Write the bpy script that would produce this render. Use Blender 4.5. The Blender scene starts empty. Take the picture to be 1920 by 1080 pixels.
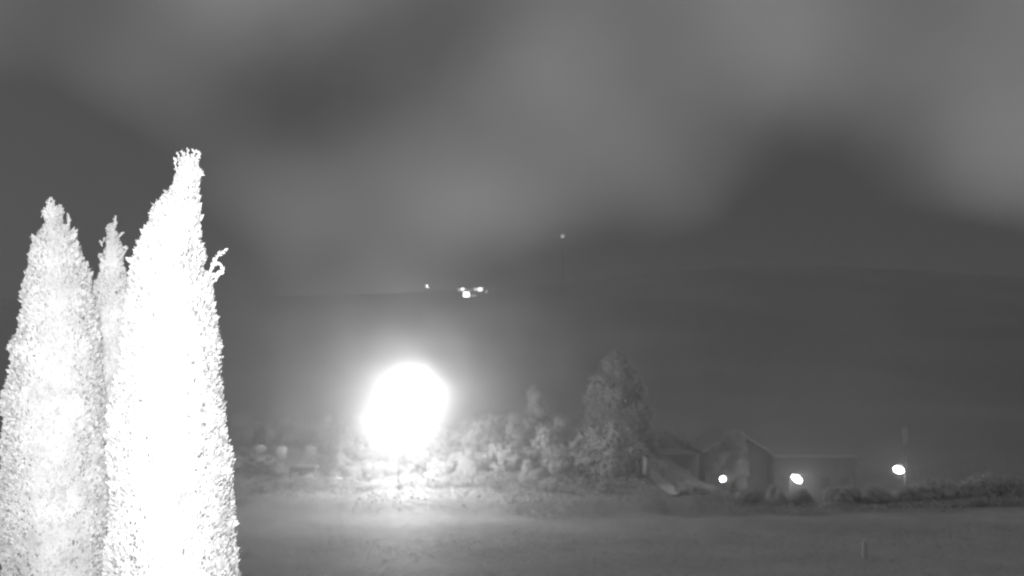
import bpy, math, random
import numpy as np
from mathutils import Vector, noise as mnoise

S = bpy.context.scene
C = S.collection
R = math.radians

# ---------------------------------------------------------------- camera
CAM_Z = 9.0
F = 1663.0                       # focal length in pixels of the 1920 wide photograph
PITCH = math.atan(160.0 / F)
cam_data = bpy.data.cameras.new('camera')
cam_data.sensor_width = 36.0
cam_data.lens = 36.0 * F / 1920.0
cam_data.clip_end = 6000.0
cam_data.clip_start = 0.1
cam_data.dof.use_dof = True
cam_data.dof.focus_distance = 7.3
cam_data.dof.aperture_fstop = 1.15
cam = bpy.data.objects.new('camera', cam_data)
C.objects.link(cam)
cam.location = (0, 0, CAM_Z)
cam.rotation_euler = (R(90) + PITCH, 0, 0)
S.camera = cam

def ray(px, py):
    """direction seen at a point of the photograph (used to find where things stand)"""
    x = (px - 960.0) / F
    v = (540.0 - py) / F
    c, s = math.cos(PITCH), math.sin(PITCH)
    return Vector((x, c - v * s, s + v * c))

def at(px, py, Y):
    d = ray(px, py)
    t = Y / d.y
    return Vector((d.x * t, Y, CAM_Z + d.z * t))

# ---------------------------------------------------------------- night sky: low cloud over the valley
W = bpy.data.worlds.new('World')
S.world = W
W.use_nodes = True
wt = W.node_tree
for n in list(wt.nodes):
    wt.nodes.remove(n)

def nd(t, kind, **kw):
    n = t.nodes.new(kind)
    for k, v in kw.items():
        setattr(n, k, v)
    return n

def math_node(t, op, a, b=None, clamp=False):
    n = nd(t, 'ShaderNodeMath', operation=op, use_clamp=clamp)
    for i, v in enumerate((a, b)):
        if v is None:
            continue
        if isinstance(v, (int, float)):
            n.inputs[i].default_value = v
        else:
            t.links.new(v, n.inputs[i])
    return n.outputs[0]

tc = nd(wt, 'ShaderNodeTexCoord')
nz = nd(wt, 'ShaderNodeTexNoise')
nz.inputs['Scale'].default_value = 2.2
nz.inputs['Detail'].default_value = 6.0
nz.inputs['Roughness'].default_value = 0.55
wt.links.new(tc.outputs['Generated'], nz.inputs['Vector'])
# slightly bent coordinates so that the cloud masses have uneven outlines
sub = nd(wt, 'ShaderNodeVectorMath', operation='SUBTRACT')
wt.links.new(nz.outputs['Color'], sub.inputs[0]); sub.inputs[1].default_value = (0.5, 0.5, 0.5)
scl = nd(wt, 'ShaderNodeVectorMath', operation='SCALE'); scl.inputs['Scale'].default_value = 0.13
wt.links.new(sub.outputs[0], scl.inputs[0])
add = nd(wt, 'ShaderNodeVectorMath', operation='ADD')
wt.links.new(tc.outputs['Generated'], add.inputs[0]); wt.links.new(scl.outputs[0], add.inputs[1])
bent = add.outputs[0]
nb = nd(wt, 'ShaderNodeTexNoise')
nb.inputs['Scale'].default_value = 3.0
nb.inputs['Detail'].default_value = 7.0
nb.inputs['Roughness'].default_value = 0.6
wt.links.new(tc.outputs['Generated'], nb.inputs['Vector'])
SKY_BASE = 0.26
val = math_node(wt, 'ADD', math_node(wt, 'MULTIPLY', math_node(wt, 'SUBTRACT', nb.outputs['Fac'], 0.5), 0.18), SKY_BASE)
CLOUDS = [  # px, py, angular radius (rad), amount
    (1540, 430, 0.17, -0.085), (1400, 620, 0.20, -0.04), (1800, 560, 0.16, -0.04),
    (560, 130, 0.16, -0.070), (880, 110, 0.07, -0.035), (120, 260, 0.14, -0.050),
    (330, 420, 0.12, -0.05), (1450, 60, 0.14, 0.045), (1130, 120, 0.10, 0.02),
    (1880, 240, 0.10, 0.05), (1000, 360, 0.13, 0.030), (20, 60, 0.10, 0.03),
]
SOFT_CLOUDS = [
    (60, 40, 0.11, -0.12), (290, 40, 0.11, -0.197), (520, 40, 0.11, 0.402), (750, 40, 0.11, -0.052), (980, 40, 0.11, -0.205),
    (1210, 40, 0.11, -0.05), (1440, 40, 0.11, -0.068), (1670, 40, 0.11, -0.214), (1900, 40, 0.11, 0.021), (60, 160, 0.11, 0.034),
    (290, 160, 0.11, 0.229), (520, 160, 0.11, -0.379), (750, 160, 0.11, -0.082), (980, 160, 0.11, 0.367), (1210, 160, 0.11, -0.088),
    (1440, 160, 0.11, 0.22), (1670, 160, 0.11, 0.27), (1900, 160, 0.11, -0.052), (60, 280, 0.11, -0.154), (520, 280, 0.11, -0.021),
    (750, 280, 0.11, 0.046), (980, 280, 0.11, -0.327), (1210, 280, 0.11, 0.023), (1440, 280, 0.11, -0.253), (1670, 280, 0.11, -0.243),
    (60, 400, 0.11, -0.195), (290, 400, 0.11, -0.202), (520, 400, 0.11, 0.15), (750, 400, 0.11, 0.09), (980, 400, 0.11, 0.223),
    (1210, 400, 0.11, 0.1), (1440, 400, 0.11, 0.102), (1670, 400, 0.11, -0.028), (1900, 400, 0.11, 0.297), (420, 480, 0.07, -0.032),
    (560, 480, 0.07, 0.218), (700, 480, 0.07, -0.151), (840, 480, 0.07, 0.388), (980, 480, 0.07, 0.075), (1120, 480, 0.07, -0.23),
    (1400, 480, 0.07, -0.172), (1540, 480, 0.07, 0.169), (1680, 480, 0.07, -0.051), (1820, 480, 0.07, -0.073), (1960, 480, 0.07, -0.075),
    (420, 530, 0.045, -0.38), (510, 530, 0.045, 0.011), (600, 530, 0.045, -0.344), (690, 530, 0.045, 0.244), (780, 530, 0.045, -0.05),
    (870, 530, 0.045, -0.615), (960, 530, 0.045, -0.369), (1050, 530, 0.045, -0.264), (1140, 530, 0.045, -0.129), (1230, 530, 0.045, -0.101),
    (1320, 530, 0.045, -0.173), (1410, 530, 0.045, -0.064), (1500, 530, 0.045, -0.285), (1590, 530, 0.045, -0.273), (1680, 530, 0.045, -0.242),
    (1770, 530, 0.045, -0.157), (1860, 530, 0.045, -0.376), (1950, 530, 0.045, -0.233), (290, 280, 0.11, 0.057),
]
for px, py, rad, amt in [(a_, b_, c_, d_*1.8) for a_, b_, c_, d_ in CLOUDS] + SOFT_CLOUDS:
    d = ray(px, py).normalized()
    dt = nd(wt, 'ShaderNodeVectorMath', operation='DISTANCE')
    wt.links.new(bent, dt.inputs[0]); dt.inputs[1].default_value = d
    q = math_node(wt, 'DIVIDE', dt.outputs['Value'], rad)
    q = math_node(wt, 'MULTIPLY', q, q)
    g = math_node(wt, 'EXPONENT', math_node(wt, 'MULTIPLY', q, -1.0))
    val = math_node(wt, 'ADD', val, math_node(wt, 'MULTIPLY', g, amt))
val = math_node(wt, 'MAXIMUM', val, 0.01)
bg = nd(wt, 'ShaderNodeBackground')
wt.links.new(val, bg.inputs['Color'])
bg.inputs['Strength'].default_value = 1.0
wo = nd(wt, 'ShaderNodeOutputWorld')
wt.links.new(bg.outputs[0], wo.inputs['Surface'])
W.cycles.sampling_method = 'MANUAL'
W.cycles.sample_map_resolution = 256

S.view_settings.view_transform = 'Standard'
S.view_settings.look = 'None'
S.view_settings.gamma = 1.0
S.view_settings.use_curve_mapping = False
S.view_settings.exposure = 0.0
S.render.engine = 'CYCLES'
cy = S.cycles
cy.use_denoising = True
cy.max_bounces = 4
cy.diffuse_bounces = 2
cy.glossy_bounces = 1
cy.transmission_bounces = 1
cy.volume_bounces = 0
cy.volume_step_rate = 1.0
cy.volume_max_steps = 128
cy.sample_clamp_indirect = 2.0
cy.pixel_filter_type = 'BLACKMAN_HARRIS'
cy.filter_width = 2.0

HAZE = 0.0016          # density of the even haze
MAIN_I = 11000.0        # W, bright street lamp
IR_W = 18500.0         # W, infrared floodlight on the house wall beside the camera

# ---------------------------------------------------------------- helpers
def tag(o, label=None, cat=None, group=None, kind=None):
    if label: o['label'] = label
    if cat: o['category'] = cat
    if group: o['group'] = group
    if kind: o['kind'] = kind
    return o

def empty(name, loc, label=None, cat=None, group=None, rz=0):
    o = bpy.data.objects.new(name, None)
    C.objects.link(o)
    o.location = loc
    o.rotation_euler = (0, 0, rz)
    o.empty_display_size = 0.2
    return tag(o, label, cat, group)

def link_mesh(name, me, parent=None, loc=None):
    o = bpy.data.objects.new(name, me)
    C.objects.link(o)
    if parent: o.parent = parent
    if loc is not None: o.location = loc
    return o

class MB:
    def __init__(s):
        s.v = []; s.f = []
    def box(s, x0, x1, y0, y1, z0, z1):
        b = len(s.v)
        s.v += [(x0,y0,z0),(x1,y0,z0),(x1,y1,z0),(x0,y1,z0),(x0,y0,z1),(x1,y0,z1),(x1,y1,z1),(x0,y1,z1)]
        s.f += [tuple(b+i for i in q) for q in ((0,3,2,1),(4,5,6,7),(0,1,5,4),(1,2,6,5),(2,3,7,6),(3,0,4,7))]
        return s
    def poly(s, pts, faces):
        b = len(s.v); s.v += [tuple(p) for p in pts]; s.f += [tuple(b+i for i in q) for q in faces]
        return s
    def tube(s, pts, rads, n=8, cap=True):
        pts = [Vector(p) for p in pts]
        b = len(s.v)
        for i, p in enumerate(pts):
            t = (pts[min(i+1, len(pts)-1)] - pts[max(i-1, 0)]).normalized()
            a = t.cross(Vector((0, 1, 0)) if abs(t.y) < 0.9 else Vector((1, 0, 0))).normalized()
            c = t.cross(a)
            r = rads[i] if hasattr(rads, '__len__') else rads
            for k in range(n):
                w = 2*math.pi*k/n
                s.v.append(tuple(p + a*(r*math.cos(w)) + c*(r*math.sin(w))))
        for i in range(len(pts)-1):
            for k in range(n):
                k2 = (k+1) % n
                s.f.append((b+i*n+k, b+i*n+k2, b+(i+1)*n+k2, b+(i+1)*n+k))
        if cap:
            s.f.append(tuple(b+k for k in reversed(range(n))))
            s.f.append(tuple(b+(len(pts)-1)*n+k for k in range(n)))
        return s
    def ball(s, c, r, n=12, m=8, sz=1.0):
        b = len(s.v)
        for j in range(m+1):
            ph = math.pi*j/m
            rr = max(math.sin(ph), 0.001)*r
            for k in range(n):
                w = 2*math.pi*k/n
                s.v.append((c[0]+rr*math.cos(w), c[1]+rr*math.sin(w), c[2]+r*sz*math.cos(ph)))
        for j in range(m):
            for k in range(n):
                k2 = (k+1) % n
                s.f.append((b+j*n+k, b+(j+1)*n+k, b+(j+1)*n+k2, b+j*n+k2))
        return s
    def mesh(s, name, mat, smooth=False):
        me = bpy.data.meshes.new(name)
        me.from_pydata(s.v, [], s.f)
        if mat: me.materials.append(mat)
        if smooth:
            me.polygons.foreach_set('use_smooth', [True]*len(me.polygons))
        me.update()
        return me
    def build(s, name, mat, parent=None, loc=None, smooth=False):
        return link_mesh(name, s.mesh(name, mat, smooth), parent, loc)

def soft_normals(me, nrm):
    """foliage shading: every leaf takes the direction of the mass it grows on"""
    nrm = nrm/np.maximum(np.linalg.norm(nrm, axis=1), 1e-6)[:, None]
    me.polygons.foreach_set('use_smooth', np.ones(len(me.polygons), bool))
    me.normals_split_custom_set_from_vertices(nrm.astype(np.float32).tolist())

def facing(V, N):
    """V (n,k,3) leaves, N (n,3): wind each leaf so that its front looks along N"""
    g_ = np.cross(V[:, 1]-V[:, 0], V[:, 2]-V[:, 0])
    bad = (g_*N).sum(1) < 0
    V = V.copy(); V[bad] = V[bad][:, ::-1]
    return V

def leaf_normals(V, N, wg=0.6):
    g_ = np.cross(V[:, 1]-V[:, 0], V[:, 2]-V[:, 0])
    g_ /= np.maximum(np.linalg.norm(g_, axis=1), 1e-9)[:, None]
    return np.repeat(g_*wg + N*(1-wg), V.shape[1], axis=0)

def np_mesh(name, verts, quads, mat, smooth=False):
    """verts (n,3), quads (m,4) numpy"""
    me = bpy.data.meshes.new(name)
    verts = np.ascontiguousarray(verts, np.float32); quads = np.ascontiguousarray(quads, np.int32)
    k = quads.shape[1]
    me.vertices.add(len(verts)); me.vertices.foreach_set('co', verts.ravel())
    me.loops.add(quads.size); me.loops.foreach_set('vertex_index', quads.ravel())
    me.polygons.add(len(quads))
    me.polygons.foreach_set('loop_start', np.arange(0, quads.size, k, dtype=np.int32))
    if smooth: me.polygons.foreach_set('use_smooth', np.ones(len(quads), bool))
    me.materials.append(mat)
    me.update(calc_edges=True)
    return me

# ---------------------------------------------------------------- materials (grey: the camera sees near infrared)
def matte(name, lo, hi, scale=6.0, rough=0.95, bump=0.0, detail=4.0, coord='Object'):
    m = bpy.data.materials.new(name); m.use_nodes = True
    t = m.node_tree
    b = t.nodes['Principled BSDF']
    b.inputs['Roughness'].default_value = rough
    b.inputs['Specular IOR Level'].default_value = 0.1
    tcn = nd(t, 'ShaderNodeTexCoord')
    n = nd(t, 'ShaderNodeTexNoise')
    n.inputs['Scale'].default_value = scale; n.inputs['Detail'].default_value = detail
    t.links.new(tcn.outputs[coord], n.inputs['Vector'])
    r = nd(t, 'ShaderNodeMapRange')
    r.inputs['From Min'].default_value = 0.3; r.inputs['From Max'].default_value = 0.7
    r.inputs['To Min'].default_value = lo; r.inputs['To Max'].default_value = hi
    t.links.new(n.outputs['Fac'], r.inputs['Value'])
    t.links.new(r.outputs[0], b.inputs['Base Color'])
    if bump:
        bp = nd(t, 'ShaderNodeBump'); bp.inputs['Strength'].default_value = bump; bp.inputs['Distance'].default_value = 0.05
        t.links.new(n.outputs['Fac'], bp.inputs['Height']); t.links.new(bp.outputs[0], b.inputs['Normal'])
    return m

def glowmat(name, strength, sample=False):
    m = bpy.data.materials.new(name); m.use_nodes = True
    t = m.node_tree
    for n in list(t.nodes): t.nodes.remove(n)
    e = nd(t, 'ShaderNodeEmission'); e.inputs['Strength'].default_value = strength
    o = nd(t, 'ShaderNodeOutputMaterial'); t.links.new(e.outputs[0], o.inputs['Surface'])
    m.cycles.emission_sampling = 'FRONT' if sample else 'NONE'
    return m

def leafmat(name, lo, hi, scale, thin=0.42):
    m = matte(name, lo, hi, scale, rough=0.9)
    t = m.node_tree
    b = t.nodes['Principled BSDF']
    tr = nd(t, 'ShaderNodeBsdfTranslucent')
    rng = [n for n in t.nodes if n.type == 'MAP_RANGE'][0]
    t.links.new(rng.outputs[0], tr.inputs['Color'])
    mx = nd(t, 'ShaderNodeMixShader'); mx.inputs[0].default_value = thin
    out = [n for n in t.nodes if n.type == 'OUTPUT_MATERIAL'][0]
    t.links.new(b.outputs[0], mx.inputs[1]); t.links.new(tr.outputs[0], mx.inputs[2])
    t.links.new(mx.outputs[0], out.inputs['Surface'])
    return m

M_CYP = leafmat('cypress_leaf', 0.60, 0.76, 3.0, 0.5)
M_CYPCORE = matte('cypress_inner', 0.60, 0.70, 3.0)
M_LEAF = leafmat('shrub_leaf', 0.50, 0.72, 0.8)
M_TREE = leafmat('tree_leaf', 0.52, 0.66, 0.6)
M_BARK = matte('bark', 0.10, 0.20, 8.0, bump=0.4)
M_STEEL = matte('galvanised_steel', 0.12, 0.20, 12.0, rough=0.6)
M_DARK = matte('dark_painted_steel', 0.04, 0.07, 12.0, rough=0.7)
M_PALE = matte('pale_paint', 0.65, 0.8, 5.0)
M_STONE = matte('pale_stone', 0.5, 0.62, 1.5, bump=0.4)
M_WALL = matte('render_wall', 0.20, 0.28, 1.2)
M_ROOF = matte('slate', 0.2, 0.3, 2.5)
M_ROOFB = matte('roof_edge', 0.45, 0.6, 2.5)
M_WOOD = matte('weathered_wood', 0.16, 0.24, 7.0)
M_GLASS = matte('dark_glass', 0.13, 0.18, 1.0, rough=0.2)
M_PATH = matte('gravel_path', 0.5, 0.62, 1.5, bump=0.3)
M_LAMP = glowmat('lamp_glass', 120.0)
M_LAMP2 = glowmat('small_lamp_glass', 60.0)
M_FAR = glowmat('lit_window', 10.0)
M_FARDIM = glowmat('dim_window', 1.6)

# ---------------------------------------------------------------- ground and hills
def sm(a, b, x):
    t = np.clip((x - a) / (b - a), 0, 1)
    return t * t * (3 - 2 * t)

def wob(x, y, seed=0.0):
    x = np.asarray(x, float); y = np.asarray(y, float)
    z = np.zeros(np.broadcast(x, y).shape)
    rng = np.random.RandomState(int(seed * 10) + 5)
    for k in range(7):
        a = rng.uniform(0, 2*math.pi); f = 0.9 * 1.6**k
        z = z + np.sin((x*math.cos(a) + y*math.sin(a))*f + rng.uniform(0, 6.3)) / (1.35**k)
    return z / 3.0

def ground_z(x, y):
    x = np.asarray(x, float); y = np.asarray(y, float)
    z = 0.05 * wob(x*0.5, y*0.5, 1)
    z = z + 0.28 * wob(x*0.16, y*0.16, 2) * sm(52, 66, y)
    z = z - 4.0 * sm(14.5, 20, x) * sm(60, 74, y) * (1 - sm(110, 140, y))
    z = z + 0.7 * sm(56, 60, y) * (1 - sm(13, 17, x))           # small bank where the scrub starts
    z = z + 1.5*np.exp(-((x + 21)/9)**2)*sm(65, 72, y)*(1 - sm(80, 95, y))
    x2, y2 = 2*x, 2*y
    s = 2*np.clip(y - 125, 0, None)
    rise = 0.0615*s + 0.0003*s*s
    top = 102 + 56*np.exp(-((x2 - 330)/290)**2) + 5*wob(x2*0.006, y2*0.003, 3)
    rise = top * np.tanh(rise / top)
    rise = rise * (1 + 0.015*wob(x2*0.009, y2*0.009, 4) * sm(0, 300, s))
    far = sm(1200, 2200, np.abs(x2))
    return z + 0.5 * rise * (1 - 0.3*far)

def gz(x, y):
    return float(ground_z(x, y))

def sheet(name, xs, ys, mat, dz=0.0):
    X, Y = np.meshgrid(xs, ys)
    Z = ground_z(X, Y) + dz
    v = np.stack([X.ravel(), Y.ravel(), Z.ravel()], 1)
    nx, ny = len(xs), len(ys)
    i = np.arange(nx-1)[None, :] + nx*np.arange(ny-1)[:, None]
    q = np.stack([i, i+1, i+1+nx, i+nx], -1).reshape(-1, 4)
    return np_mesh(name, v, q, mat, True)

M_GRASS = matte('meadow', 0.30, 0.42, 0.22, bump=0.0, detail=8.0, coord='Object')
M_HILL = matte('dark_forest_slope', 0.22, 0.32, 0.02, coord='Object', detail=6)
u = np.linspace(-1, 1, 301)
gx = 1300*np.sinh(u*4.6)/np.sinh(4.6)
gy = np.concatenate([np.linspace(-1500, -20, 25), np.linspace(-15, 100.5, 240)])
g = link_mesh('ground', sheet('ground', gx, gy, M_GRASS))
tag(g, 'pale mown meadow in front of the dark scrub', None, None, 'structure')
hx = np.linspace(-1300, 1300, 300); hy = np.concatenate([np.linspace(98, 800, 200), np.linspace(820, 1300, 12)])
h = link_mesh('hills', sheet('hills', hx, hy, M_HILL, -0.06))
tag(h, 'dark wooded hillside fading into the haze', None, None, 'structure')

# grass tufts on the part of the meadow in view: nobody could count them
rng = np.random.RandomState(3)
n = 90000
ty = 34 + 28*rng.rand(n)**1.0
tx = (rng.rand(n)*2 - 1) * (ty*0.62 + 1)
tz = ground_z(tx, ty)
ang = rng.rand(n)*math.pi
patch = 0.5 + 0.5*wob(tx*0.12, ty*0.3, 6)
hh = (0.02 + 0.035*rng.rand(n)) * (0.5 + patch)
ww = 0.015 + 0.025*rng.rand(n)
cx, sx = np.cos(ang)*ww, np.sin(ang)*ww
lean = (rng.rand(n, 2) - 0.5)*0.12
v = np.empty((n, 3, 3), np.float32)
v[:, 0] = np.stack([tx-cx, ty-sx, tz-0.02], 1)
v[:, 1] = np.stack([tx+cx, ty+sx, tz-0.02], 1)
v[:, 2] = np.stack([tx+lean[:, 0], ty+lean[:, 1], tz+hh], 1)
M_TUFT = matte('grass_blades', 0.30, 0.42, 0.3, rough=0.6)
for m_ in (M_TUFT, M_GRASS):                       # frost-wet grass shines towards the camera under the lamp
    m_.node_tree.nodes['Principled BSDF'].inputs['Specular IOR Level'].default_value = 0.5
    m_.node_tree.nodes['Principled BSDF'].inputs['Roughness'].default_value = 0.72
v = facing(v, np.array([[0, -1.0, .3]]))
gr = link_mesh('grass', np_mesh('grass', v.reshape(-1, 3), np.arange(3*n).reshape(-1, 3), M_TUFT))
soft_normals(gr.data, np.repeat(np.stack([0*tx, 0*tx-.15, 1+0*tx], 1)+rng.randn(n, 3)*.03, 3, axis=0))
tag(gr, 'short uneven grass tufts growing on the meadow', 'grass', None, 'stuff')

# gravel path dropping through the scrub to the houses
def strip(name, centre, widths, mat, dz=0.06):
    v = []; f = []
    for i, (x, y) in enumerate(centre):
        w = widths[i]/2
        for q in (-1, -0.33, 0.33, 1):
            v.append((x+q*w, y, gz(x+q*w, y)+dz))
    for i in range(len(centre)-1):
        for k in range(3):
            a = i*4+k
            f.append((a, a+1, a+5, a+4))
    me = bpy.data.meshes.new(name); me.from_pydata(v, [], f); me.materials.append(mat)
    return me

pc = [(11.05, 61.2), (11.1, 62.5), (11.2, 64.5), (11.3, 66.5), (11.42, 68.5), (11.55, 70.6), (11.7, 73), (11.8, 75), (12.0, 79), (12.2, 84)]
pw = [0.35, 0.6, 0.9, 1.1, 1.2, 1.15, 1.0, 0.7, 0.6, 0.6]
p = link_mesh('path', strip('path', pc, pw, M_PATH, 0.14))
tag(p, 'pale gravel path winding through the scrub towards the houses', None, None, 'structure')

# ---------------------------------------------------------------- cypresses
def interp(tab, z):
    zs = np.array([t[0] for t in tab]); a = np.array([t[1] for t in tab]); b = np.array([t[2] for t in tab])
    return np.interp(z, zs, a), np.interp(z, zs, b)

def fbm3(p, sc, seed):
    return np.array([mnoise.fractal(Vector((q[0]*sc+seed, q[1]*sc, q[2]*sc)), 0.8, 2.0, 3) for q in p])

def cypress(Y, outline, label, seed, n_spray, shoots, lump=0.07):
    """outline: rows (py, left px, right px) of the crown as it stands at distance Y"""
    tab = []
    for py, l, r in outline:
        a = at(l, py, Y); b = at(r, py, Y)
        tab.append((a.z, a.x, b.x))
    tab.sort()
    z0 = tab[0][0]; l0, r0 = tab[0][1], tab[0][2]
    cx = (l0+r0)/2; w0 = (r0-l0)/2
    base = gz(cx, Y)
    tab = [(base+0.35, cx-w0*0.55, cx+w0*0.55), (base+1.2, cx-w0*0.95, cx+w0*0.95), (base+3.0, cx-w0*1.08, cx+w0*1.08)] + tab
    ztop = tab[-1][0]
    root = empty('cypress_tree', (cx, Y, base), label, 'tree', 'cypresses beside the camera')
    off = Vector((cx, Y, base))
    rs = np.random.RandomState(seed)
    # crown: lumpy inner body and thousands of upright sprays in one mesh
    nr, ns = 150, 56
    zz = np.linspace(base+0.35, ztop-0.04, nr)
    L, Rr = interp(tab, zz)
    cxs = (L+Rr)/2; rad = (Rr-L)/2
    th = np.linspace(0, 2*math.pi, ns, endpoint=False)
    Z, T = np.meshgrid(zz, th, indexing='ij')
    ru = 0.5*(L[nr//2]+Rr[nr//2])
    P = np.stack([cxs[:, None]+rad[:, None]*np.cos(T), Y+rad[:, None]*np.sin(T), Z], -1)
    N = fbm3(P.reshape(-1, 3), 2.6, seed*7.1).reshape(Z.shape)
    N2 = fbm3(P.reshape(-1, 3)*np.array([1, 1, 0.6]), 7.0, seed*3.3).reshape(Z.shape)
    k = (0.93 + 0.0*Z)
    rr = rad[:, None]*k - 0.035 + N*lump + N2*0.02
    rr = np.maximum(rr, 0.012)
    Vc = np.stack([cxs[:, None]+rr*np.cos(T), Y+rr*np.sin(T), Z], -1)
    vs = [Vc.reshape(-1, 3)]; qs = []
    i = np.arange(nr-1)[:, None]*ns; j = np.arange(ns)[None, :]; j2 = (j+1) % ns
    qs.append(np.stack([i+j, i+j2, i+ns+j2, i+ns+j], -1).reshape(-1, 4))
    # sprays: three bladed tufts leaning up and outwards
    zvis = at(100, 1110, Y).z
    zs_ = np.where(rs.rand(n_spray) < 0.9, zvis + (ztop-zvis)*rs.rand(n_spray)**1.05, base+0.4+(zvis-base)*rs.rand(n_spray))
    tt = rs.rand(n_spray)*2*math.pi
    fi = np.clip(np.searchsorted(zz, zs_), 1, nr-1)
    ti = (tt/(2*math.pi)*ns).astype(int) % ns
    rloc = rr[fi, ti]
    cl = cxs[fi]
    out = np.stack([np.cos(tt), np.sin(tt), np.zeros(n_spray)], 1)
    ps = np.stack([cl, np.full(n_spray, Y), zs_], 1) + out*(rloc*0.97)[:, None]
    up = np.array([0, 0, 1.0])
    ln = (0.035 + 0.045*rs.rand(n_spray)) * np.clip(rad[fi]/0.25, 0.55, 1.0)
    big = rs.rand(n_spray) < 0.02
    ln = np.where(big, ln*1.7, ln)
    bv = []; 
    for blade in range(3):
        d = out*(0.45+0.5*rs.rand(n_spray))[:, None] + up*(0.55+0.5*rs.rand(n_spray))[:, None] + (rs.rand(n_spray, 3)-0.5)*0.8
        d /= np.linalg.norm(d, axis=1)[:, None]
        sd = np.cross(d, rs.randn(n_spray, 3)); sd /= np.linalg.norm(sd, axis=1)[:, None]+1e-6
        wd = (0.16+0.14*rs.rand(n_spray))*ln
        b0 = ps + (rs.rand(n_spray, 3)-0.5)*0.03
        mid = b0 + d*(ln*0.55)[:, None]
        tip = b0 + d*ln[:, None]
        bv.append(facing(np.stack([b0, mid+sd*wd[:, None], tip, mid-sd*wd[:, None]], 1), out + up*0.15))
    bn = [leaf_normals(q_, out, 0.75) for q_ in bv]
    bv = np.concatenate(bv, 0).reshape(-1, 3)
    nb0 = len(vs[0])
    vs.append(bv); qs.append(np.arange(len(bv)).reshape(-1, 4)+nb0)
    allv = np.concatenate(vs, 0) - np.array(off)
    allq = np.concatenate(qs, 0)
    me = np_mesh('crown', allv, allq, M_CYP, False)
    e = 1e-3
    nc = np.stack([np.cos(T), np.sin(T), 0.15+0*T], -1)
    gr_z = np.gradient(rr, axis=0)/(zz[1]-zz[0]); gr_t = (np.roll(rr, -1, 1)-np.roll(rr, 1, 1))/(4*math.pi/ns)/np.maximum(rr, .05)
    nc = nc - np.stack([-np.sin(T)*gr_t, np.cos(T)*gr_t, gr_z*0.8], -1)*1.0
    nc /= np.linalg.norm(nc, axis=2)[..., None]
    nall = np.concatenate([nc.reshape(-1, 3)] + bn)
    soft_normals(me, nall)
    link_mesh('crown', me, root)
    # trunk
    MB().tube([(0, 0, -0.2), (0.01, 0, 0.5), (0, 0, (ztop-base)*0.6), (cxs[-1]-cx, 0, ztop-base-0.3)], [0.16, 0.13, 0.07, 0.015], 10).build('trunk', M_BARK, root)
    # long shoots that stick out of the outline
    for s_ in shoots:
        pts = [at(a, b, Y) - off for a, b in s_['pts']]
        m = MB(); nP = len(pts)
        w = s_.get('w', 0.012)
        m.tube(pts, [w*(1-0.55*i/(nP-1)) for i in range(nP)], 5)
        # small scale leaves along the shoot
        for q in range(s_.get('n', 16)):
            t = rs.rand()*(nP-1.001); a = int(t); pt = pts[a].lerp(pts[a+1], t-a)
            dr = (pts[a+1]-pts[a]).normalized()
            dd = (dr + Vector(rs.rand(3)-0.5)*1.5).normalized(); l = (0.03+0.035*rs.rand())*s_.get('s', 1.0)
            sd = dd.cross(Vector((0.3, 1, 0.1))).normalized()*l*0.28
            m.poly([pt, pt+dd*l*0.5+sd, pt+dd*l, pt+dd*l*0.5-sd], [(0, 1, 2, 3)])
        m.build('shoot', M_CYP, root)
    return root

def tuft(pts, **k):
    d = dict(pts=pts); d.update(k); return d

cypress(10.0, [
    (300, 338, 368), (320, 332, 371), (335, 325, 372), (350, 315, 370), (370, 305, 371), (385, 292, 375), (400, 284, 378), (420, 277, 376), (440, 263, 374),
    (455, 260, 378), (468, 256, 386), (480, 256, 381), (500, 250, 374), (513, 248, 384), (522, 246, 400), (545, 245, 402), (560, 243, 400), (580, 240, 403), (600, 238, 410),
    (635, 232, 416), (665, 228, 412), (700, 222, 417), (730, 216, 422), (760, 214, 424), (790, 212, 430), (815, 210, 424), (850, 209, 432), (880, 208, 438), (905, 207, 438),
    (940, 206, 440), (985, 205, 441), (1010, 203, 438), (1030, 202, 446), (1060, 200, 453), (1100, 198, 458), (1150, 196, 460)],
    'tallest and brightest cypress, nearest of the three, a thin twig jutting from its right shoulder', 11, 34000,
    [tuft([(340, 318), (335, 300), (334, 290)]), tuft([(346, 315), (345, 295), (342, 284)]), tuft([(352, 315), (353, 296), (352, 281)]),
     tuft([(356, 314), (361, 296), (366, 284), (372, 283), (372, 296)]), tuft([(360, 316), (368, 303), (372, 292)]),
     tuft([(334, 330), (329, 310), (330, 300)]), tuft([(350, 310), (358, 298), (360, 288)]), tuft([(366, 330), (374, 322), (375, 326)]),
     tuft([(388, 525), (398, 500), (408, 480), (419, 471)], w=0.022, n=34, s=1.1),
     tuft([(396, 522), (408, 512), (416, 508), (415, 498), (405, 495)], w=0.014, n=30),
     tuft([(398, 530), (410, 518), (414, 512)], w=0.014, n=24)], lump=0.06)
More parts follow.
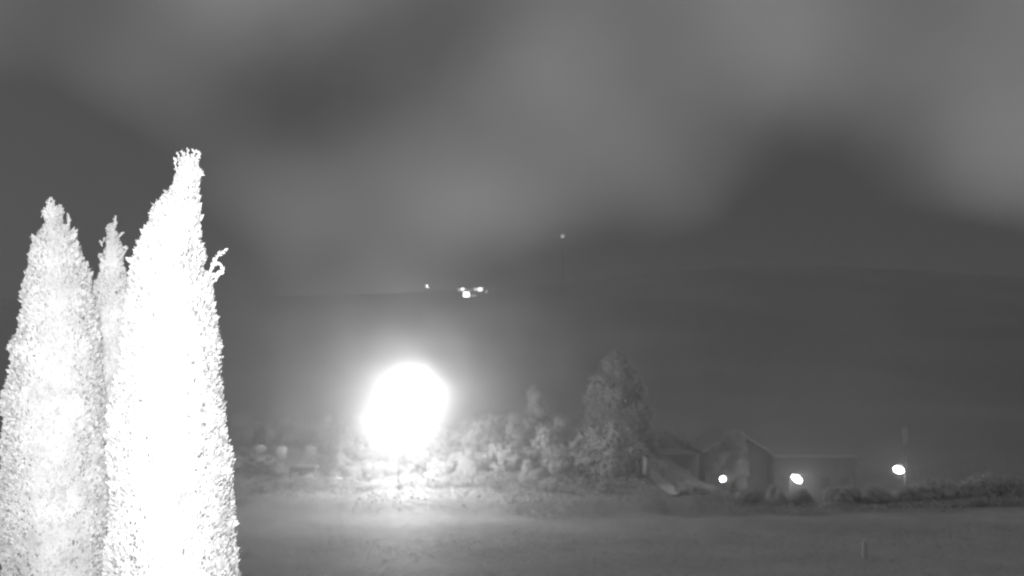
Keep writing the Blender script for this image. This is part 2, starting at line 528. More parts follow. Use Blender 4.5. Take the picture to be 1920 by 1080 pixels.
cypress(12.0, [
    (392, 84, 108), (400, 80, 112), (415, 82, 117), (430, 76, 132), (445, 70, 139), (460, 64, 146), (480, 59, 150), (500, 55, 158), (520, 53, 167), (550, 50, 170),
    (575, 46, 176), (600, 41, 182), (630, 36, 187), (642, 24, 190), (680, 22, 192), (720, 14, 195), (760, 12, 198), (800, 9, 200), (850, 6, 204), (900, 6, 208),
    (950, 10, 212), (1000, 5, 214), (1040, 8, 216), (1075, 14, 218), (1150, 16, 220)],
    'broad grey-white cypress at the left, three blunt tips, at the left edge of the view', 23, 30000,
    [tuft([(92, 395), (91, 383), (94, 372)], w=0.02, n=26), tuft([(97, 396), (97, 386), (100, 380)], w=0.016, n=20), tuft([(113, 402), (116, 392), (114, 388)], n=14),
     tuft([(126, 432), (129, 415), (128, 401)], w=0.022, n=24), tuft([(84, 402), (80, 398), (79, 404)], n=10)], lump=0.07)
cypress(12.6, [
    (424, 201, 216), (435, 199, 224), (450, 194, 229), (465, 192, 233), (480, 189, 232), (500, 187, 232), (520, 184, 234), (540, 174, 240), (560, 168, 246), (600, 164, 252),
    (700, 165, 252), (800, 164, 254), (900, 162, 255), (1150, 160, 258)],
    'slim pale cypress squeezed behind the gap between the two larger ones', 37, 20000,
    [tuft([(213, 432), (217, 418), (216, 404)], w=0.02, n=20), tuft([(204, 436), (201, 426), (203, 422), (213, 424)], n=18, w=0.014),
     tuft([(222, 446), (228, 436), (228, 440)], n=12), tuft([(230, 480), (237, 468), (236, 466)], n=12), tuft([(190, 488), (184, 480), (186, 478)], n=10),
     tuft([(192, 462), (190, 456), (195, 450)], n=10)], lump=0.06)

# ---------------------------------------------------------------- shrubs and trees
def bush_mesh(name, seed, n_leaf, size, blobs, mat, leaf=0.11):
    """leaf clumps spread over a few uneven lobes; unit is metres"""
    rs = np.random.RandomState(seed)
    P = []; Nn = []
    tot = sum(b[3]**2 for b in blobs)
    for bx, by, bz, br, sq in blobs:
        m = int(n_leaf*br**2/tot)
        d = rs.randn(m, 3); d /= np.linalg.norm(d, axis=1)[:, None]
        r = br*(0.62+0.42*rs.rand(m)**0.6)
        lump = 1+0.16*np.sin(d[:, 0]*5+seed+bx)*np.sin(d[:, 2]*6+by+seed)+0.12*np.sin(d[:, 1]*9+bz)
        p = d*(r*lump)[:, None]*np.array([1, 1, sq]) + np.array([bx, by, bz])
        P.append(p); Nn.append(d)
    P = np.concatenate(P)*size; Nn = np.concatenate(Nn)
    keep = P[:, 2] > 0.02
    P = P[keep]; Nn = Nn[keep]; m = len(P)
    nrm = Nn+rs.randn(m, 3)*0.55; nrm /= np.linalg.norm(nrm, axis=1)[:, None]
    a = np.cross(nrm, rs.randn(m, 3)); a /= np.linalg.norm(a, axis=1)[:, None]
    b = np.cross(nrm, a)
    s = (leaf*(0.6+0.8*rs.rand(m)))[:, None]
    V = facing(np.stack([P-a*s, P-b*s*0.55, P+a*s, P+b*s*0.55], 1), Nn).reshape(-1, 3)
    me = np_mesh(name, V, np.arange(4*m).reshape(-1, 4), mat)
    soft_normals(me, leaf_normals(V.reshape(-1, 4, 3), Nn, 0.3))
    return me

def stems_mesh(seed, size, n=5, top=0.6):
    rs = np.random.RandomState(seed); m = MB()
    for i in range(n):
        a = rs.rand()*6.28; l = 0.25+0.3*rs.rand()
        m.tube([(0.05*math.cos(a)*size, 0.05*math.sin(a)*size, -0.15), (l*0.4*math.cos(a)*size, l*0.4*math.sin(a)*size, top*0.5*size), (l*math.cos(a)*size, l*math.sin(a)*size, top*size)], [0.04*size, 0.03*size, 0.012*size], 6)
    return m.mesh('stems', M_BARK)

B_ROUND = [(0, 0, .55, .5, 1), (.42, .1, .42, .36, 1), (-.4, .1, .45, .36, 1), (.1, -.35, .36, .35, .9), (-.15, .3, .5, .38, 1), (0.2, 0, .85, .27, 1.1)]
B_TALL = [(0, 0, .5, .42, 1.2), (.15, .05, .95, .34, 1.3), (-.15, 0, .85, .3, 1.3), (.05, 0, 1.35, .2, 1.5), (.28, .1, .45, .3, 1), (-.3, -.05, .35, .3, 1)]
B_LOW = [(0, 0, .3, .4, .8), (.5, .05, .25, .36, .8), (-.5, 0, .28, .38, .8), (.9, .1, .18, .26, .8), (-.9, -.05, .2, .26, .8), (.15, -.2, .4, .25, .9)]
B_TWIN = [(-.35, 0, .5, .38, 1.2), (.4, .05, .42, .34, 1.1), (-.3, 0, .9, .24, 1.3), (.42, 0, .75, .22, 1.3), (0, 0, .3, .4, .8)]
shrub_meshes = [bush_mesh('foliage', 41+i, 9000, 1.0, b, M_LEAF, 0.033) for i, b in enumerate((B_ROUND, B_TALL, B_LOW, B_TWIN, B_ROUND, B_TALL))]
stem_meshes = [stems_mesh(61+i, 1.0, 5, 0.5) for i in range(3)]

def shrub(px, py_top, Y, kind, label, group=None, rz=None, w=1.0):
    """a shrub standing at distance Y whose top reaches the given point"""
    c = at(px, py_top, Y)
    z = gz(c.x, Y)
    hgt = max(c.z - z, 0.5)
    top = {0: 1.1, 1: 1.6, 2: .62, 3: 1.18, 4: 1.1, 5: 1.6}[kind]
    s = hgt/top
    r = random.Random(px*7+py_top)
    o = empty('shrub', (c.x, Y, z), label, 'shrub', group, r.uniform(0, 6.28) if rz is None else rz)
    o.scale = (s*w, s*w, s)
    link_mesh('foliage', shrub_meshes[kind], o)
    link_mesh('stems', stem_meshes[kind % 3], o)
    return o

SG = 'shrubs in the scrub behind the meadow'
rows = [
    # skyline of the scrub, from left to right
    (452, 778, 92, 0, 'rounded shrub of the skyline just beside the right edge of the tallest cypress'),
    (500, 792, 96, 3, 'small twin-topped shrub, first gap of the skyline right of the cypresses'),
    (535, 784, 98, 1, 'narrow upright shrub on the skyline above the two left pale boulders'),
    (575, 790, 94, 0, 'broad shrub on the skyline above the flat pale boulder'),
    (618, 778, 96, 1, 'tall shrub on the skyline left of the glaring street lamp'),
    (662, 782, 90, 0, 'shrub washed out by glare at the left foot of the big lamp'),
    (712, 800, 86, 4, 'shrub under the left half of the glaring street lamp'),
    (800, 806, 84, 0, 'shrub under the right half of the glaring street lamp'),
    (848, 800, 88, 3, 'shrub with two tips against the right rim of the glare'),
    (872, 794, 92, 1, 'small bright knob of a shrub just right of the glare'),
    (905, 782, 90, 0, 'pale rounded shrub, tallest hump right of the glare'),
    (966, 776, 92, 1, 'upright shrub with a flat top under the narrow tree'),
    (1003, 780, 90, 3, 'double-humped shrub below the narrow tree'),
    (1048, 784, 88, 1, 'slender pointed shrub between the narrow tree and the broad tree'),
    (1098, 780, 92, 5, 'tall thin shrub before the left foot of the broad tree'),
    (1130, 790, 88, 4, 'dull rounded shrub in front of the broad tree'),
    (1143, 796, 84, 0, 'dim shrub at the right foot of the broad tree'),
    (1211, 792, 88, 1, 'thin dark upright shrub above the narrow white board'),
    (1250, 808, 100, 0, 'dark rounded bush behind the low garage'),
    # middle of the scrub
    (470, 850, 78, 2, 'low spreading shrub beside the lower right edge of the cypress'),
    (520, 868, 74, 0, 'squat shrub left of the small open shelter'),
    (640, 850, 80, 4, 'bright shrub right of the small open shelter'),
    (700, 862, 76, 2, 'spreading shrub lit from behind below the left of the glare'),
    (765, 872, 74, 0, 'bright shrub straight below the glaring lamp'),
    (835, 852, 80, 2, 'wide pale shrub below the right side of the glare'),
    (880, 858, 76, 4, 'pale dense shrub right of and below the glare'),
    (940, 838, 80, 2, 'wide shrub in the scrub under the flat-topped skyline shrub'),
    (990, 852, 76, 3, 'twin shrub in the middle of the scrub below the narrow tree'),
    (1045, 838, 80, 0, 'grey shrub in the middle of the scrub left of the broad tree'),
    (1100, 846, 78, 2, 'spreading dull shrub below the broad tree'),
    (1150, 842, 76, 0, 'rounded dull shrub left of the narrow white board'),
    # front edge of the scrub on the meadow
    (500, 925, 64, 2, 'low shrub on the meadow edge nearest to the cypress'),
    (560, 912, 66, 0, 'small shrub on the meadow edge below the open shelter'),
    (625, 905, 66, 4, 'shrub at the meadow edge left of the reflection of the lamp'),
    (690, 915, 64, 2, 'low shrub at the meadow edge where the lamp light begins'),
    (750, 912, 64, 3, 'twin shrub at the meadow edge straight under the lamp'),
    (815, 905, 66, 0, 'shrub at the meadow edge right under the lamp'),
    (870, 900, 66, 2, 'wide shrub at the brightest stretch of the meadow edge'),
    (930, 908, 64, 4, 'shrub at the meadow edge with a dark hollow beside it'),
    (985, 896, 66, 0, 'round shrub at the meadow edge below the narrow tree'),
    (1040, 902, 64, 2, 'low wide shrub at the meadow edge, halfway between the lamp and the path'),
    (1090, 894, 66, 3, 'twin-topped shrub at the meadow edge left of the gravel path'),
    (1135, 900, 64, 0, 'dim shrub at the meadow edge beside the gravel path'),
    # right of the path
    (1300, 925, 62, 2, 'low dark shrub right of the lower end of the gravel path'),
    (1345, 918, 63, 0, 'rounded shrub below the smallest street lamp'),
    (1400, 922, 61, 2, 'spreading shrub between the smallest and the middle lamp'),
    (1455, 912, 63, 3, 'twin-topped shrub just left of and below the middle lamp'),
    (1505, 918, 62, 0, 'shrub lit from behind directly below the middle lamp'),
    (1580, 915, 63, 2, 'wide dark shrub between the middle lamp and the right lamp'),
    (1640, 910, 62, 4, 'dark shrub left of and below the right lamp'),
    (1700, 912, 63, 0, 'dark shrub below the right lamp'),
    (1768, 905, 64, 2, 'wide dark shrub right of the right lamp'),
    (1845, 890, 66, 0, 'rounded dark shrub near the right edge of the view'),
    (1905, 894, 66, 4, 'dark shrub cut by the right edge of the view'),
]
for px, py, Y, kind, lab in rows:
    Y = 77 + (px % 7) if (px < 600 and py < 800) else Y if (Y < 70 or px in (1250, 1211)) else 66 + (Y-70)*0.35
    shrub(px, py, Y, kind, lab, SG, w=1.15)

# undergrowth that fills between the shrubs: brambles and dry stalks
rs = np.random.RandomState(8)
n = 260000
uy = 57 + 60*rs.rand(n)**1.2
ux = (rs.rand(n)*2-1)*(uy*0.62)
edge = 58 + 3.0*wob(ux*0.13, ux*0+3, 7) + 1.2*wob(ux*0.6, ux*0, 9)
ok = (uy > edge) & (np.abs(ux-10.9-0.053*(uy-58.3)) > 0.85) & ~((ux > 15.5) & (uy > 77) & (uy < 110)) & (wob(ux*0.22, uy*0.16, 13) > -0.45)
ux, uy = ux[ok], uy[ok]; n = len(ux)
hum = 0.35 + 0.65*np.clip(0.5+0.6*wob(ux*0.25, uy*0.2, 10), 0, 1)
hgt = (0.2+rs.rand(n)**0.8*1.3)*hum
ok2 = ~((ux > 9) & (uy < 92)) ; hgt = np.where(ok2, hgt, hgt*0.5)
P = np.stack([ux, uy, ground_z(ux, uy)+hgt], 1)
nrm = rs.randn(n, 3)+np.array([0, -0.3, 0.6]); nrm /= np.linalg.norm(nrm, axis=1)[:, None]
a = np.cross(nrm, rs.randn(n, 3)); a /= np.linalg.norm(a, axis=1)[:, None]; b = np.cross(nrm, a)
s = (0.035+0.05*rs.rand(n))[:, None]
V = facing(np.stack([P-a*s, P-b*s*0.6, P+a*s, P+b*s*0.6], 1), np.array([[0, -.8, .6]])).reshape(-1, 3)
ug = link_mesh('undergrowth', np_mesh('undergrowth', V, np.arange(4*n).reshape(-1, 4), M_LEAF))
soft_normals(ug.data, np.repeat(np.stack([wob(ux*.5, uy*.5, 21)*.6, wob(ux*.5, uy*.5, 22)*.4-.7, .8+0*ux], 1)+rs.randn(n, 3)*.15, 4, axis=0))
tag(ug, 'tangled brambles filling the ground between the shrubs', 'undergrowth', None, 'stuff')

def tree(px, py_top, Y, width, blobs, label, seed, n_leaf=9000, leaf=0.22, name='broadleaf_tree', gap=0.12):
    c = at(px, py_top, Y); z = gz(c.x, Y); H = c.z-z
    root = empty(name, (c.x, Y, z), label, 'tree')
    bb = [(x*width/2, y*width/2, q*H, r*width/2, sq) for x, y, q, r, sq in blobs]
    link_mesh('crown', bush_mesh('crown', seed, n_leaf, 1.0, bb, M_TREE, leaf), root)
    m = MB().tube([(0, 0, -0.3), (0.05, 0, H*0.25), (-0.05, 0, H*0.55), (0, 0, H*0.85)], [0.035*H*0.6, 0.028*H*0.6, 0.016*H*0.6, 0.02], 8)
    m.build('trunk', M_BARK, root)
    rs = random.Random(seed)
    for x, y, q, r, sq in bb[:6]:
        MB().tube([(0, 0, max(q*0.45, 0.6)), (x*0.5, y*0.5, q*0.8), (x, y, q)], [0.09, 0.06, 0.03], 6).build('branch', M_BARK, root)
    return root

tree(1155, 662, 80, 6.1, [(0, 0, .36, .85, 1), (-.5, .1, .45, .55, 1.1), (.45, 0, .45, .55, 1.1), (-.1, 0, .62, .72, 1.1), (.25, .1, .66, .6, 1.1), (.03, 0, .82, .5, 1.1), (-.5, 0, .6, .42, 1), (.02, 0, .9, .33, 1.1)],
     'broad rounded tree, the tallest behind the scrub, dim in the haze', 71, 26000, 0.16)
tree(1004, 718, 76, 3.0, [(0, 0, .35, .8, 1.4), (.1, 0, .6, .6, 1.6), (-.05, 0, .82, .42, 1.6), (.35, 0, .45, .45, 1.3)],
     'narrow pale tree between the glaring lamp and the broad tree', 72, 14000, 0.14)
tree(1376, 808, 80, 3.4, [(0, 0, .86, .62, 1.1), (-.7, 0, .74, .55, 1), (-.95, 0, .62, .35, 1.3), (.1, 0, .6, .6, 1), (-.4, .1, .5, .5, 1.0), (.2, 0, .42, .4, 1)],
     'small leafy tree before the gable of the house', 73, 12000, 0.09)

# ---------------------------------------------------------------- buildings on the right
def px_x(px, Y): return at(px, 700, Y).x
def px_z(py, Y): return at(960, py, Y).z

def window(parent, x0, x1, y, z0, z1, lit=False):
    f = MB().box(x0-.06, x1+.06, y-.05, y, z0-.06, z0).box(x0-.06, x1+.06, y-.05, y, z1, z1+.06).box(x0-.06, x0, y-.05, y, z0, z1).box(x1, x1+.06, y-.05, y, z0, z1).box((x0+x1)/2-.03, (x0+x1)/2+.03, y-.045, y, z0, z1)
    fo = f.build('window', M_WOOD, parent)
    MB().box(x0, x1, y-.02, y-.005, z0, z1).build('pane', M_FARDIM if lit else M_GLASS, fo)

# gabled house, apex at (1375, 808)
YH = 92.0
gzh = gz(px_x(1450, YH), YH)
hx0, hxa, hx1 = px_x(1312, YH), px_x(1376, YH), px_x(1440, YH)
zap, zea = px_z(808, YH), px_z(846, YH)
house = empty('gabled_house', (hxa, YH, gzh), 'dark house whose pale roof edge slopes down beside the small leafy tree', 'house')
W_ = MB()
dx0, dx1 = hx0-hxa+0.35, hx1-hxa-0.35; H1 = zea-gzh-0.15; H2 = zap-gzh-0.25
W_.poly([(dx0, 0, -.4), (dx1, 0, -.4), (dx1, 0, H1), (0, 0, H2), (dx0, 0, H1), (dx0, 9, -.4), (dx1, 9, -.4), (dx1, 9, H1), (0, 9, H2), (dx0, 9, H1)],
        [(0, 1, 2, 3, 4), (9, 8, 7, 6, 5), (1, 6, 7, 2), (0, 4, 9, 5)]).build('wall', M_WALL, house)
for sgn, xe in ((1, hx1-hxa), (-1, hx0-hxa)):
    ze = zea-gzh; za = zap-gzh
    t = 0.14
    pts = [(0.004*sgn, -.5, za), (xe, -.5, ze), (xe, 9.5, ze), (0.004*sgn, 9.5, za), (0.004*sgn, -.5, za-t), (xe, -.5, ze-t), (xe, 9.5, ze-t), (0.004*sgn, 9.5, za-t)]
    rf = MB().poly(pts, [(0, 1, 2, 3), (4, 7, 6, 5), (0, 4, 5, 1), (1, 5, 6, 2), (2, 6, 7, 3), (3, 7, 4, 0)]).build('roof', M_ROOF, house)
    MB().poly([(0.004*sgn, -.56, za+.05), (xe, -.56, ze+.05), (xe, -.56, ze-.2), (0.004*sgn, -.56, za-.2), (0.004*sgn, -.505, za+.05), (xe, -.505, ze+.05), (xe, -.505, ze-.2), (0.004*sgn, -.505, za-.2)],
              [(0, 3, 2, 1), (4, 5, 6, 7), (0, 1, 5, 4), (2, 3, 7, 6), (1, 2, 6, 5), (0, 4, 7, 3)]).build('verge_board', M_ROOFB, rf)
window(house, 0.8, 1.7, 0, 2.2, 3.2); window(house, -1.7, -0.8, 0, 2.2, 3.2)
MB().box(-.45, .45, -.04, 0, -.3, 1.9).build('door', M_WOOD, house)

# long low wing with its eave line
YW = 90.0
wing_x0, wing_x1 = px_x(1443, YW), px_x(1600, YW)
wz = px_z(850, YW); gw = gz((wing_x0+wing_x1)/2, YW)
wing = empty('long_low_house', (wing_x0, YW, gw), 'long low house with a straight eave line behind the middle lamp', 'house')
L_ = wing_x1-wing_x0; Hh = wz-gw
MB().box(0.2, L_-.2, 0, 7, -.4, Hh-.35).build('wall', M_WALL, wing)
rf = MB().poly([(0, -.5, Hh-.35), (L_, -.5, Hh-.35), (L_, 7.5, Hh-.35), (0, 7.5, Hh-.35), (0, -.5, Hh-.22), (L_, -.5, Hh-.22), (L_, 3.5, Hh+.25), (0, 3.5, Hh+.25), (L_, 7.5, Hh-.22), (0, 7.5, Hh-.22)],
               [(0, 3, 2, 1), (0, 1, 5, 4), (4, 5, 6, 7), (7, 6, 8, 9), (2, 3, 9, 8), (1, 2, 8, 6, 5), (0, 4, 7, 9, 3)]).build('roof', M_ROOF, wing)
MB().tube([(0, -.58, Hh-.25), (L_, -.58, Hh-.25)], 0.07, 8).build('gutter', M_ROOFB, rf)
for k in range(4):
    window(wing, 1.0+k*1.9, 1.9+k*1.9, 0, 1.5, 2.6)
MB().box(0.25, .8, -.04, 0, -.2, 1.9).build('door', M_WOOD, wing)

# low garage left of the house
YG = 88.0
gx0, gx1 = px_x(1236, YG), px_x(1306, YG)
gg = gz((gx0+gx1)/2, YG); Hg = px_z(851, YG)-gg
gar = empty('garage', (gx0, YG, gg), 'low flat-roofed garage behind the small tilted white panel', 'garage')
MB().box(0, gx1-gx0, 0, 5, -.5, Hg-.16).build('wall', M_WALL, gar)
MB().box(-.15, gx1-gx0+.15, -.15, 5.15, Hg-.16, Hg).build('roof', M_WALL, gar)
MB().box(.6, 3.0, -.04, 0, -.3, 2.0).build('door', M_WOOD, gar)

# narrow white board and tilted panel beside the path
c = at(1209, 888, 66.5); z = gz(c.x, 66.5)
bd = empty('marker_board', (c.x, 66.5, z), 'narrow upright white board on posts left of the gravel path', 'board')
zt = px_z(856, 66.5)-z; zb = max(px_z(888, 66.5)-z, .15)
MB().poly([(-.13, -.03, zb), (.10, -.03, zb), (.17, -.03, zt-.12), (-.10, -.03, zt), (-.13, .03, zb), (.10, .03, zb), (.17, .03, zt-.12), (-.10, .03, zt)],
          [(0, 1, 2, 3), (5, 4, 7, 6), (1, 5, 6, 2), (4, 0, 3, 7), (3, 2, 6, 7), (0, 4, 5, 1)]).build('panel', M_PALE, bd)
MB().tube([(-.03, .06, -.2), (.02, .06, zt-.2)], 0.035, 8).build('post', M_STEEL, bd)
c = at(1243, 869, 72); z = gz(c.x, 72)
pn = empty('small_sign', (c.x, 72, z), 'small slanted white panel on a post by the top of the path', 'sign')
zc = c.z-z
MB().poly([(-.36, -.02, zc+.28), (.05, -.02, zc+.2), (.32, -.02, zc-.28), (-.18, -.02, zc-.3), (-.36, .02, zc+.28), (.05, .02, zc+.2), (.32, .02, zc-.28), (-.18, .02, zc-.3)],
          [(0, 3, 2, 1), (4, 5, 6, 7), (0, 1, 5, 4), (1, 2, 6, 5), (2, 3, 7, 6), (3, 0, 4, 7)]).build('panel', M_PALE, pn)
MB().tube([(0, .06, -.2), (0, .06, zc+.1)], 0.04, 8).build('post', M_STEEL, pn)

# pale stake in the meadow
c = at(1621, 1030, 44.5); z = gz(c.x, 44.5)
st = MB().poly([(-.12, -.1, -.1), (.1, -.1, -.1), (.1, .1, -.1), (-.12, .1, -.1), (-.06, -.07, .8), (.13, -.07, .86), (.13, .08, .86), (-.06, .08, .8)],
               [(0, 3, 2, 1), (4, 5, 6, 7), (0, 1, 5, 4), (1, 2, 6, 5), (2, 3, 7, 6), (3, 0, 4, 7)]).build('marker_post', M_STONE, None, (c.x, 44.5, z))
tag(st, 'short pale stone post standing alone in the dark meadow below the right lamp', 'post')

# pale boulders and open shelter on the left of the scrub
def boulder(px, py, Y, w, h, label, seed):
    c = at(px, py, Y); z = gz(c.x, Y)
    m = MB().ball((0, 0, 0), 1.0, 14, 9)
    rsd = seed*1.7
    vv = []
    for v_ in m.v:
        q = Vector(v_); k = 1+0.22*mnoise.noise(q*1.6+Vector((rsd, 0, 0)))+0.07*mnoise.noise(q*4+Vector((0, rsd, 0)))
        vv.append((q.x*w/2*k, q.y*w/2.4*k, q.z*h/2*k))
    m.v = vv
    o = m.build('boulder', M_STONE, None, (c.x, Y, c.z), True)
    tag(o, label, 'boulder', 'pale boulders in the scrub')
    # rock below it down to the ground
    m2 = MB(); b = h/2
    o.data.transform
    for v_ in o.data.vertices:
        if v_.co.z < -h*0.15: v_.co.z = min(v_.co.z, z-c.z-0.1)
    return o
boulder(487, 840, 73, 1.1, .6, 'pale rounded boulder nearest to the tallest cypress, first of the three', 1)
boulder(526, 842, 72, 1.1, .5, 'pale slanting boulder, the middle one of the three', 2)
boulder(588, 838, 74, 1.5, .32, 'flat bright boulder nearest to the glaring lamp', 3)

c = at(570, 896, 65.5); z = gz(c.x, 65.5)
sh = empty('shelter', (c.x, 65.5, z), 'small dark open shelter with a flat roof left below the glaring lamp', 'shelter')
ht = px_z(873, 65.5)-z
MB().box(-.95, .95, -.55, .55, ht-.12, ht).build('roof', M_WOOD, sh)
MB().box(-.82, .82, -.5, -.44, ht-.42, ht-.14).build('fascia', M_WOOD, sh)
MB().box(-.8, .8, .3, .36, 0.2, ht-.45).build('back_panel', M_STONE, sh)
for sx_ in (-.86, .86):
    for sy_ in (-.47, .47):
        MB().box(sx_-.05, sx_+.05, sy_-.05, sy_+.05, -.15, ht-.12).build('post', M_WOOD, sh)
MB().box(-.75, .75, -.42, .28, ht-.85, ht-.78).build('shelf', M_STONE, sh)

# ---------------------------------------------------------------- lamps
def point(name, parent, loc, watts, size, spot=None):
    ld = bpy.data.lights.new(name, 'SPOT' if spot else 'POINT')
    ld.energy = watts; ld.shadow_soft_size = size
    o = bpy.data.objects.new(name, ld); C.objects.link(o); o.parent = parent; o.location = loc
    if spot:
        ld.spot_size = spot; ld.spot_blend = 1.0
    return o

def street_lamp(px, py, Y, watts, label, r=0.17, mat=None, tall_arm=0.8, lx=1, stretch=1.0, tilt=0.0, glare_head=None, pole_mat=None):
    """pole, arm, head and glass; second=(px, py, share) adds a made-up lower head that shapes the glare"""
    c = at(px, py, Y); x, y = c.x, Y
    z = gz(x, y); hL = c.z-z
    o = empty('street_lamp', (x-lx*tall_arm, y, z), label, 'street lamp')
    MB().tube([(0, 0, -.3), (0, 0, .9), (0, 0, .95), (0, 0, hL-.1), (lx*.12, 0, hL+.2), (lx*.4, 0, hL+.34), (lx*tall_arm, 0, hL+.36)], [.07, .07, .045, .03, .03, .03, .03], 10).build('pole', pole_mat or M_DARK, o)
    MB().tube([(lx*(tall_arm-.35), 0, hL+r+.08), (lx*(tall_arm-.15), 0, hL+r+.1), (lx*(tall_arm+.2), 0, hL+r+.08), (lx*(tall_arm+.36), 0, hL+r+.05)], [.05, .13, .14, .06], 10).build('lamp_head', M_DARK, o)
    gl = MB().ball((0, 0, 0), r, 16, 12).build('lamp_glass', mat or M_LAMP, o, (lx*tall_arm, 0, hL), True)
    gl.scale = (stretch, 1, 1/stretch**.5); gl.rotation_euler = (0, tilt, 0)
    point('lamp_light', o, (lx*tall_arm, -(r+.15), hL-.05), watts, r*0.7)
    if glare_head:  # lower head is invented, gives the glare its egg shape
        b_ = at(glare_head[0], glare_head[1], Y); dx = b_.x-o.location.x; dz = b_.z-z
        MB().tube([(0, 0, dz+.15), (dx, 0, dz+r+.1)], .03, 8).build('arm', M_DARK, o)
        MB().ball((dx, 0, dz), r*.8, 14, 10).build('lamp_glass', mat or M_LAMP, o, smooth=True)
        point('lamp_light', o, (dx, -(r+.15), dz), watts*glare_head[2], r*0.6)
    return o

street_lamp(770, 742, 64, MAIN_I*.72, 'tall street lamp glaring white over the scrub, by far the brightest light, lower head added to stretch its glare', r=0.24, glare_head=(743, 794, .33), pole_mat=M_STEEL)
street_lamp(1494, 898, 74, 550, 'flared street lamp before the long low house, middle one of the three on the right', r=0.26, mat=M_LAMP2, stretch=1.7, tilt=R(32), tall_arm=.5)
street_lamp(1685, 881, 78, 550, 'rightmost bright street lamp, below the tall pole with a panel', r=0.28, mat=M_LAMP2, lx=-1, stretch=1.45, tilt=R(20), tall_arm=.5)
street_lamp(1355, 898, 72, 50, 'smallest lamp, a clean white dot below the small leafy tree', r=0.19, mat=M_LAMP2, lx=-1, tall_arm=.4)

# tall pole with a narrow panel
c = at(1695, 800, 86); z = gz(c.x, 86)
tp = empty('tall_sign', (c.x, 86, z), 'tall pole carrying a narrow dim panel above the rightmost lamp', 'sign')
Ht = c.z-z
MB().tube([(0, 0, -.3), (0, 0, Ht)], [.09, .06], 10).build('pole', M_STEEL, tp)
MB().box(-.36, .36, -.16, -.1, Ht-1.9, Ht).build('panel', M_WALL, tp)
MB().box(-.40, .40, -.1, -.065, Ht-1.94, Ht+.04).build('frame', M_STEEL, tp)

# ---------------------------------------------------------------- village on the hillside
def far_point(px, py, Y):
    return at(px, py, Y)

def find_y(px, py):
    """distance at which the view ray meets the hillside"""
    best = None
    for Y in range(140, 700, 1):
        c = at(px, py, Y)
        if c.z <= gz(c.x, Y): return Y
    return 560

Yv = find_y(880, 556)
def far_house(px0, px1, py0, py1, Y, label, n, lit, strip_only=False):
    a = at(px0, py1, Y); b = at(px1, py0, Y)
    z = min(gz(a.x, Y), gz(b.x, Y), a.z)-1
    w = b.x-a.x; o = empty('village_house', (a.x, Y, z), label, 'house', 'houses of the village on the hill')
    Hh = b.z-z; hz = a.z-z
    MB().box(0, w, 0, 5, -2, Hh+.4).build('wall', M_WALL, o)
    MB().poly([(-.3, -.4, Hh+.4), (w+.3, -.4, Hh+.4), (w+.3, 5.4, Hh+.4), (-.3, 5.4, Hh+.4), (-.3, 2.5, Hh+1.5), (w+.3, 2.5, Hh+1.5)], [(0, 1, 5, 4), (2, 3, 4, 5), (0, 4, 3), (1, 2, 5), (0, 3, 2, 1)]).build('roof', M_ROOF, o)
    for i in range(n):
        x0 = w*(i+.12)/n; x1 = w*(i+.88)/n
        MB().box(x0, x1, -.06, -.01, hz, Hh).build('window', lit if not isinstance(lit, list) else lit[i], o)
    return o
M_BR = glowmat('bright_window', 4.0); M_MED = glowmat('soft_window', 1.3)
far_house(859, 876, 541, 545, Yv+14, 'village house with a thin row of lit windows, left half of the light cluster', 5, [M_FARDIM, M_MED, M_FAR, M_BR, M_MED])
far_house(888, 905, 540, 545, Yv+17, 'village house with a broken row of lit windows, right half of the light cluster', 5, [M_FARDIM, M_MED, M_BR, M_FAR, M_BR])
far_house(869, 880, 548, 557, Yv, 'brightest village house, its whole front floodlit, lowest in the cluster', 2, [M_FAR, M_FAR])
far_house(883, 893, 553, 558, Yv+2, 'dim village house just right of the floodlit one', 3, [M_FARDIM, M_MED, M_FARDIM])

M_TINY = glowmat('faint_lamp_glass', 0.9)
def far_lamp(px, py, r, mat, label, fixed=None):
    Y = fixed or find_y(px, py+1.5)-3; c = at(px, py, Y); z = gz(c.x, Y)
    o = empty('hillside_lamp', (c.x, Y, z), label, 'lamp', 'lone lamps on the hill')
    hL = max(c.z-z, r)
    MB().tube([(0, 0, -1), (0, 0, max(hL-r, .5))], [.1, .07], 6).build('pole', M_STEEL, o)
    MB().ball((0, 0, hL), r, 10, 8).build('lamp_glass', mat, o, smooth=True)
far_lamp(801, 537, .27, M_FAR, 'lone tiny lamp on the dark hill left of the village', 305)
far_lamp(1055, 443, 0.6, M_TINY, 'faint lone lamp on a mast high above the village, right of it', 330)
far_lamp(882, 545, .35, M_BR, 'small lamp between the two rows of village windows')
far_lamp(912, 547, .4, M_FARDIM, 'faint lamp at the right end of the village')
far_lamp(848, 538, .35, M_FARDIM, 'faint lamp at the left end of the village')

# ---------------------------------------------------------------- infrared floodlight beside the camera
fl = empty('infrared_floodlight', (-0.6, -0.15, 9.3), 'infrared floodlight on the wall beside the camera', 'floodlight')
tgt = at(310, 640, 10.0)
dirv = (tgt-Vector((-0.6, -0.15, 9.3)))
fl.rotation_euler = dirv.to_track_quat('-Z', 'Y').to_euler()
MB().tube([(0, 0, .14), (0, 0, .02)], [.07, .085], 12).build('housing', M_STEEL, fl)
MB().tube([(0, 0, .1), (0, .22, .2)], [.02, .02], 8).build('bracket', M_STEEL, fl)
sp = point('beam', fl, (0, 0, -0.05), IR_W, 0.05, R(50))

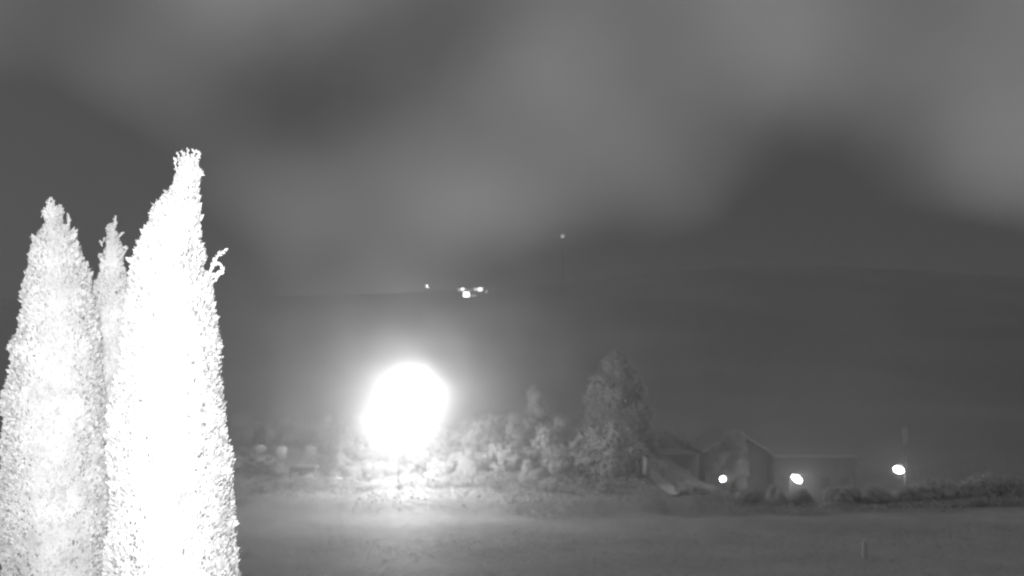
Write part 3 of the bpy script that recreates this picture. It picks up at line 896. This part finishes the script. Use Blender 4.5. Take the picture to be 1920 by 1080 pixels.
# ---------------------------------------------------------------- air
def vol(name, density, aniso=0.0, col=0.9):
    m = bpy.data.materials.new(name); m.use_nodes = True
    t = m.node_tree
    for n_ in list(t.nodes): t.nodes.remove(n_)
    v_ = nd(t, 'ShaderNodeVolumePrincipled')
    v_.inputs['Color'].default_value = (col, col, col, 1)
    v_.inputs['Density'].default_value = density
    v_.inputs['Anisotropy'].default_value = aniso
    o = nd(t, 'ShaderNodeOutputMaterial'); t.links.new(v_.outputs[0], o.inputs['Volume'])
    return m, t, v_
mh, _, _ = vol('haze', HAZE, 0.6)
hz_ = MB().box(-1400, 1400, -1600, 1400, -6.5, 175).build('haze', mh)
tag(hz_, 'thin even night haze filling the whole valley', 'haze', None, 'stuff')

mm, t, v_ = vol('glare_mist', 0.0, 0.55)  # made-up dense volume that imitates lens glare round the main lamp
tcn = nd(t, 'ShaderNodeTexCoord')
ln = nd(t, 'ShaderNodeVectorMath', operation='LENGTH'); t.links.new(tcn.outputs['Object'], ln.inputs[0])
low = nd(t, 'ShaderNodeMapping'); low.inputs['Location'].default_value = (5/58, 3/38, 3/26); low.inputs['Scale'].default_value = (1/58, 1/38, 1/26)
t.links.new(tcn.outputs['Object'], low.inputs['Vector'])
ln2 = nd(t, 'ShaderNodeVectorMath', operation='LENGTH'); t.links.new(low.outputs[0], ln2.inputs[0])
GLARE_R = 53.0
inv = math_node(t, 'SUBTRACT', 1.0, ln2.outputs['Value'], True)
outer = math_node(t, 'MULTIPLY', math_node(t, 'POWER', inv, 2.0), 0.031)
core_q = math_node(t, 'DIVIDE', ln.outputs['Value'], 2.5)
core = math_node(t, 'MULTIPLY', math_node(t, 'EXPONENT', math_node(t, 'MULTIPLY', math_node(t, 'MULTIPLY', core_q, core_q), -1.0)), 0.09)
glare_noise = nd(t, 'ShaderNodeTexNoise'); glare_noise.inputs['Scale'].default_value = 0.42; glare_noise.inputs['Detail'].default_value = 1.5
t.links.new(tcn.outputs['Object'], glare_noise.inputs['Vector'])
sw_ = math_node(t, 'ADD', math_node(t, 'MULTIPLY', math_node(t, 'SUBTRACT', glare_noise.outputs['Fac'], 0.5), 3.2), 1.0, False)
sw_ = math_node(t, 'MAXIMUM', sw_, 0.1)
t.links.new(math_node(t, 'MULTIPLY', math_node(t, 'ADD', outer, core), sw_), v_.inputs['Density'])
lc = at(762, 755, 64)
mb_ = MB().ball((0, 0, 0), GLARE_R, 24, 16)
mb_.v = [(a_*1.25, b_, c_) for a_, b_, c_ in mb_.v]
ms = mb_.build('glare_mist', mm, None, lc)
tag(ms, 'added volume imitating lens glare round the brightest street lamp', 'glare_mist', None, 'stuff')
mm.cycles.homogeneous_volume = False
